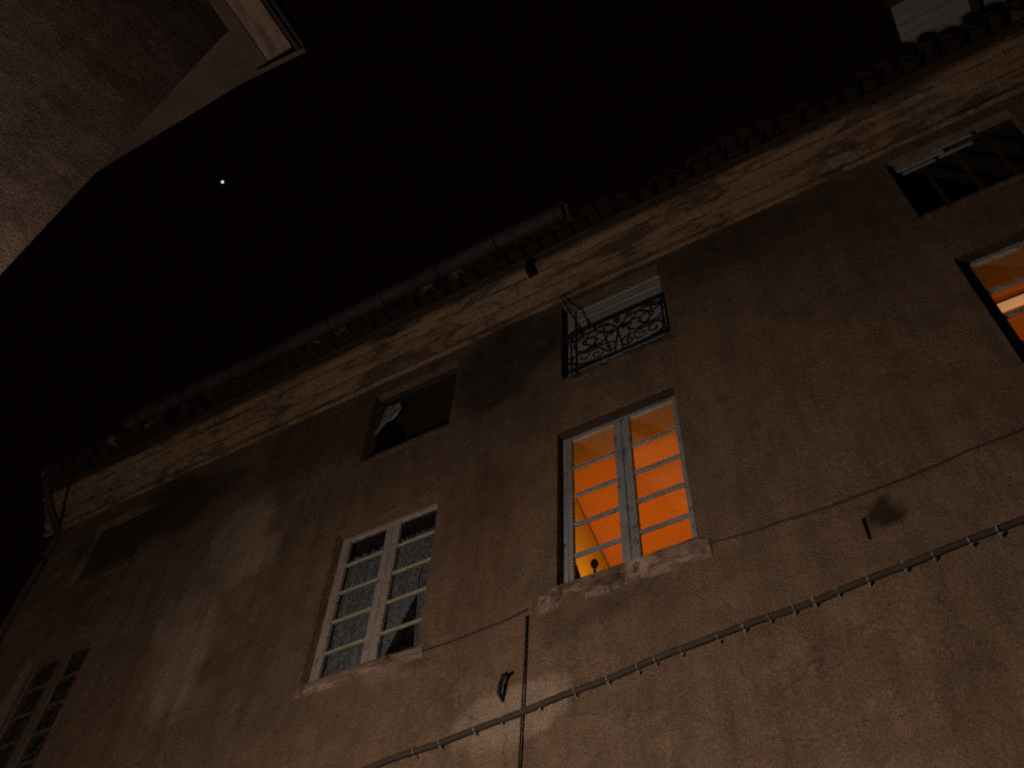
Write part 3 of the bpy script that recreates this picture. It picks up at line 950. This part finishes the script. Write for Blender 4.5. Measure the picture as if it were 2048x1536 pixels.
def cable(name, pts, r, label, mat='iron', n=6):
    fine = []
    for p, q in zip(pts, pts[1:]):
        p, q = Vector(p), Vector(q)
        k = max(2, int((q - p).length / 0.15))
        for i in range(k):
            t = i / k
            s_ = p.lerp(q, t)
            s_.z += 0.006 * fbm(s_.x * 3, s_.z * 3, 0.3) - 0.012 * math.sin(math.pi * t)
            fine.append(s_)
    fine.append(Vector(pts[-1]))
    return tag(obj(name, tubebm(fine, r, n), M[mat], None, smooth=True), label, 'cable')


cable('wall_cable', [(-3.86, 4.972, 6.555), (-3.3, 4.972, 6.565), (-2.915, 4.972, 6.60)], 0.0065, 'thin slack cable running from the curtained window to the broken sill', 'lead')
cable('wall_cable', [(-2.912, 4.970, 6.53), (-2.914, 4.970, 6.2), (-2.93, 4.970, 5.3), (-2.93, 4.970, 3.2)], 0.0075, 'thin black cable hanging straight down the wall under the broken sill')
cable('wall_cable', [(-1.43, 4.974, 6.632), (-0.9, 4.974, 6.60), (-0.19, 4.974, 6.60), (0.4, 4.974, 6.65), (0.93, 4.974, 6.70)], 0.008, 'thin cable running right from the broken sill above the conduit', 'lead')
cable('wall_cable', [(-10.18, 4.86, 10.86), (-10.02, 4.62, 11.28), (-9.86, 4.50, 11.60)], 0.011, 'thin cable slanting over the cornice beside the downpipe')
tag(obj('iron_anchor', boxbm(-0.380, -0.369, 4.982, 5.01, 6.205, 6.395, 0.004), M['iron']), 'short upright iron anchor bar beside the dark blotch on the wall', 'anchor')
hk = tag(obj('iron_hook', tubebm([(-3.10, 5.01, 5.86), (-3.095, 4.94, 5.88), (-3.085, 4.93, 5.95), (-3.06, 4.925, 6.01), (-3.025, 4.93, 6.03)], [0.014, 0.016, 0.018, 0.02, 0.012], 8), M['iron'], None, smooth=True),
         'black iron hook on the wall patch painted with lamp glow, by the hanging cable', 'hook')

# ------------------------------------------------------------------ house across the alley (upper left)
opp = empty('opposite_house', (-9.0, -3.0, 0))
tag(opp, 'dark reddish house corner with overhanging eave at the upper left', 'house')
opp_inv = Matrix.Translation(opp.location).inverted()
OX, OY, OZ = -4.30, 0.925, 11.60


def opart(name, bm, mat, parent=None, **k):
    o = obj(name, bm, mat, parent or opp, **k)
    if parent is None: o.matrix_parent_inverse = opp_inv
    return o


def wear_tone_opp(x, z):
    a = fbm(x * 0.8, 4.0, z * 0.35)
    s = max(0.0, a * 1.1)
    if z > 9.6: s = max(s, min(1.0, 0.35 + 0.9 * fbm(x * 1.6, 1.0, z * 0.8)))  # darker mottling towards the top of the wall
    return [min(1, s), 0.0, max(0.0, fbm(x * 0.5, 8.0, z * 0.5)) * 0.8]


ys = cuts(-7.0, OY, 0.16, [])
zo = cuts(0.0, OZ + 0.02, 0.16, [])
plaster_wall('side_wall', ys, zo, [], opart, M['plaster_opposite'], lambda y, z, d: (OX - d, y, z), 0.1, 0.02, wear_tone_opp)
fx = cuts(-17.0, OX, 0.25, [])
plaster_wall('street_wall', fx, cuts(0.0, OZ + 0.02, 0.25, []), [], opart, M['plaster_opposite'], lambda x, z, d: (x, OY + (x - OX) * 0.093 - d * 0.0, z), 0.1, 0.0, wear_tone_opp)
# eave: soffit planks along both sides, dark shadow gap, verge board and tiles
sof = opart('eave_soffit', boxbm(-17.0, OX + 0.002, -7.0, OY + 0.50, OZ + 0.03, OZ + 0.07), M['soffit_plaster'])
for i in range(3):
    x0 = OX + 0.012 + 0.155 * i
    obj('soffit_board', boxbm(x0, x0 + 0.150, -7.0, OY + 0.445 - 0.0, OZ + 0.0 + 0.014 * (i == 1), OZ + 0.045), M['soffit'] if i else M['soffit_plaster'], sof)
for i in range(3):
    pb = bmesh.new()
    ya = OY + 0.02 + 0.158 * i
    q4 = [(OX + 0.004, ya), (OX + 0.004, ya + 0.148), (-17.0, ya + 0.148 - 12.7 * 0.088), (-17.0, ya - 12.7 * 0.088)]
    lo_ = [pb.verts.new((x, y, OZ + 0.008 + 0.007 * (i % 2))) for x, y in q4]; hi_ = [pb.verts.new((x, y, OZ + 0.028)) for x, y in q4]
    pb.faces.new(lo_); pb.faces.new(hi_[::-1])
    for k in range(4): pb.faces.new((lo_[k], lo_[(k + 1) % 4], hi_[(k + 1) % 4], hi_[k]))
    obj('soffit_plank', pb, M['soffit_plaster'], sof)
b = bmesh.new()
y0, y1 = OY + 0.555, OY + 0.555 + (-17 + 3.74) * 0.088
obj('verge_board', boxbm(OX + 0.50, OX + 0.535, -7.0, OY + 0.50, OZ - 0.01, OZ + 0.13), M['timber'], sof)
obj('verge_gutter', boxbm(OX + 0.54, OX + 0.575, -7.0, OY + 0.55, OZ + 0.05, OZ + 0.14, 0.008), M['zinc'], sof)
# street-side fascia follows the slightly turned front
fb = bmesh.new()
pr = [(0.0, OZ + 0.0), (0.0, OZ + 0.14), (-0.05, OZ + 0.14), (-0.05, OZ + 0.0)]
ra_, rb_ = [], []
for (o_, z_) in pr:
    ra_.append(fb.verts.new((OX + 0.575, OY + 0.56 + o_, z_))); rb_.append(fb.verts.new((-17.0, OY + 0.56 + o_ - 12.7 * 0.085, z_)))
for k in range(4): fb.faces.new((ra_[k], ra_[(k + 1) % 4], rb_[(k + 1) % 4], rb_[k]))
fb.faces.new(ra_); fb.faces.new(rb_[::-1])
obj('fascia_board', fb, M['soffit_plaster'], sof)
rb = bmesh.new()
v4 = [rb.verts.new(p) for p in ((OX + 0.58, OY + 0.58, OZ + 0.15), (-17.2, OY - 0.45, OZ + 0.15), (-17.2, -3.2, OZ + 1.5), (OX + 0.58, -3.2, OZ + 1.5))]
fc = rb.faces.new(v4)
v4b = [rb.verts.new(p) for p in ((OX + 0.58, -3.2, OZ + 1.5), (-17.2, -3.2, OZ + 1.5), (-17.2, -7.3, OZ + 0.15), (OX + 0.58, -7.3, OZ + 0.15))]
rb.faces.new(v4b)
bmesh.ops.solidify(rb, geom=rb.faces[:], thickness=0.06)
opart('roof', rb, M['tile'])

# ------------------------------------------------------------------ unseen lamp, added as a likely source of the warm light (on the side wall, below the picture)
lamp = empty('unseen_wall_lamp', (OX, 0.80, 3.25))
tag(lamp, 'unseen globe street lamp on an iron arm at the corner of the opposite house', 'street lamp')
obj('unseen_lamp_back_plate', boxbm(0.0, 0.02, -0.06, 0.06, -0.16, 0.16, 0.006), M['iron'], lamp)
obj('unseen_lamp_arm', tubebm([(0.02, 0, -0.10), (0.28, 0.08, -0.26), (0.65, 0.2, -0.36), (1.0, 0.36, -0.34), (1.15, 0.42, -0.22)], 0.018, 8), M['iron'], lamp, smooth=True)
obj('unseen_lamp_collar', lathe(bmesh.new(), [(0.02, -0.23), (0.075, -0.20), (0.085, -0.15), (0.07, -0.135)], (1.15, 0.42, 0), 14), M['iron'], lamp, smooth=True)
gm = bmesh.new()
bmesh.ops.create_uvsphere(gm, u_segments=16, v_segments=10, radius=0.17, matrix=Matrix.Translation((1.15, 0.42, 0.02)))
obj('unseen_globe', gm, mat_emit('unseen_lamp_globe', (1.0, 0.82, 0.64), 350.0), lamp, smooth=True)

# ------------------------------------------------------------------ the one bright star
d = (right * (445 - 1024) + down * (364 - 768) + fwd * 1950).normalized()
sm = bmesh.new()
bmesh.ops.create_icosphere(sm, subdivisions=2, radius=3.4)
st = tag(obj('star', sm, mat_emit('starlight', (0.80, 0.95, 1.0), 0.9)), 'single bright star in the black sky between the two roofs', 'star')
st.location = Vector((0, 0, 1.6)) + d * 2500
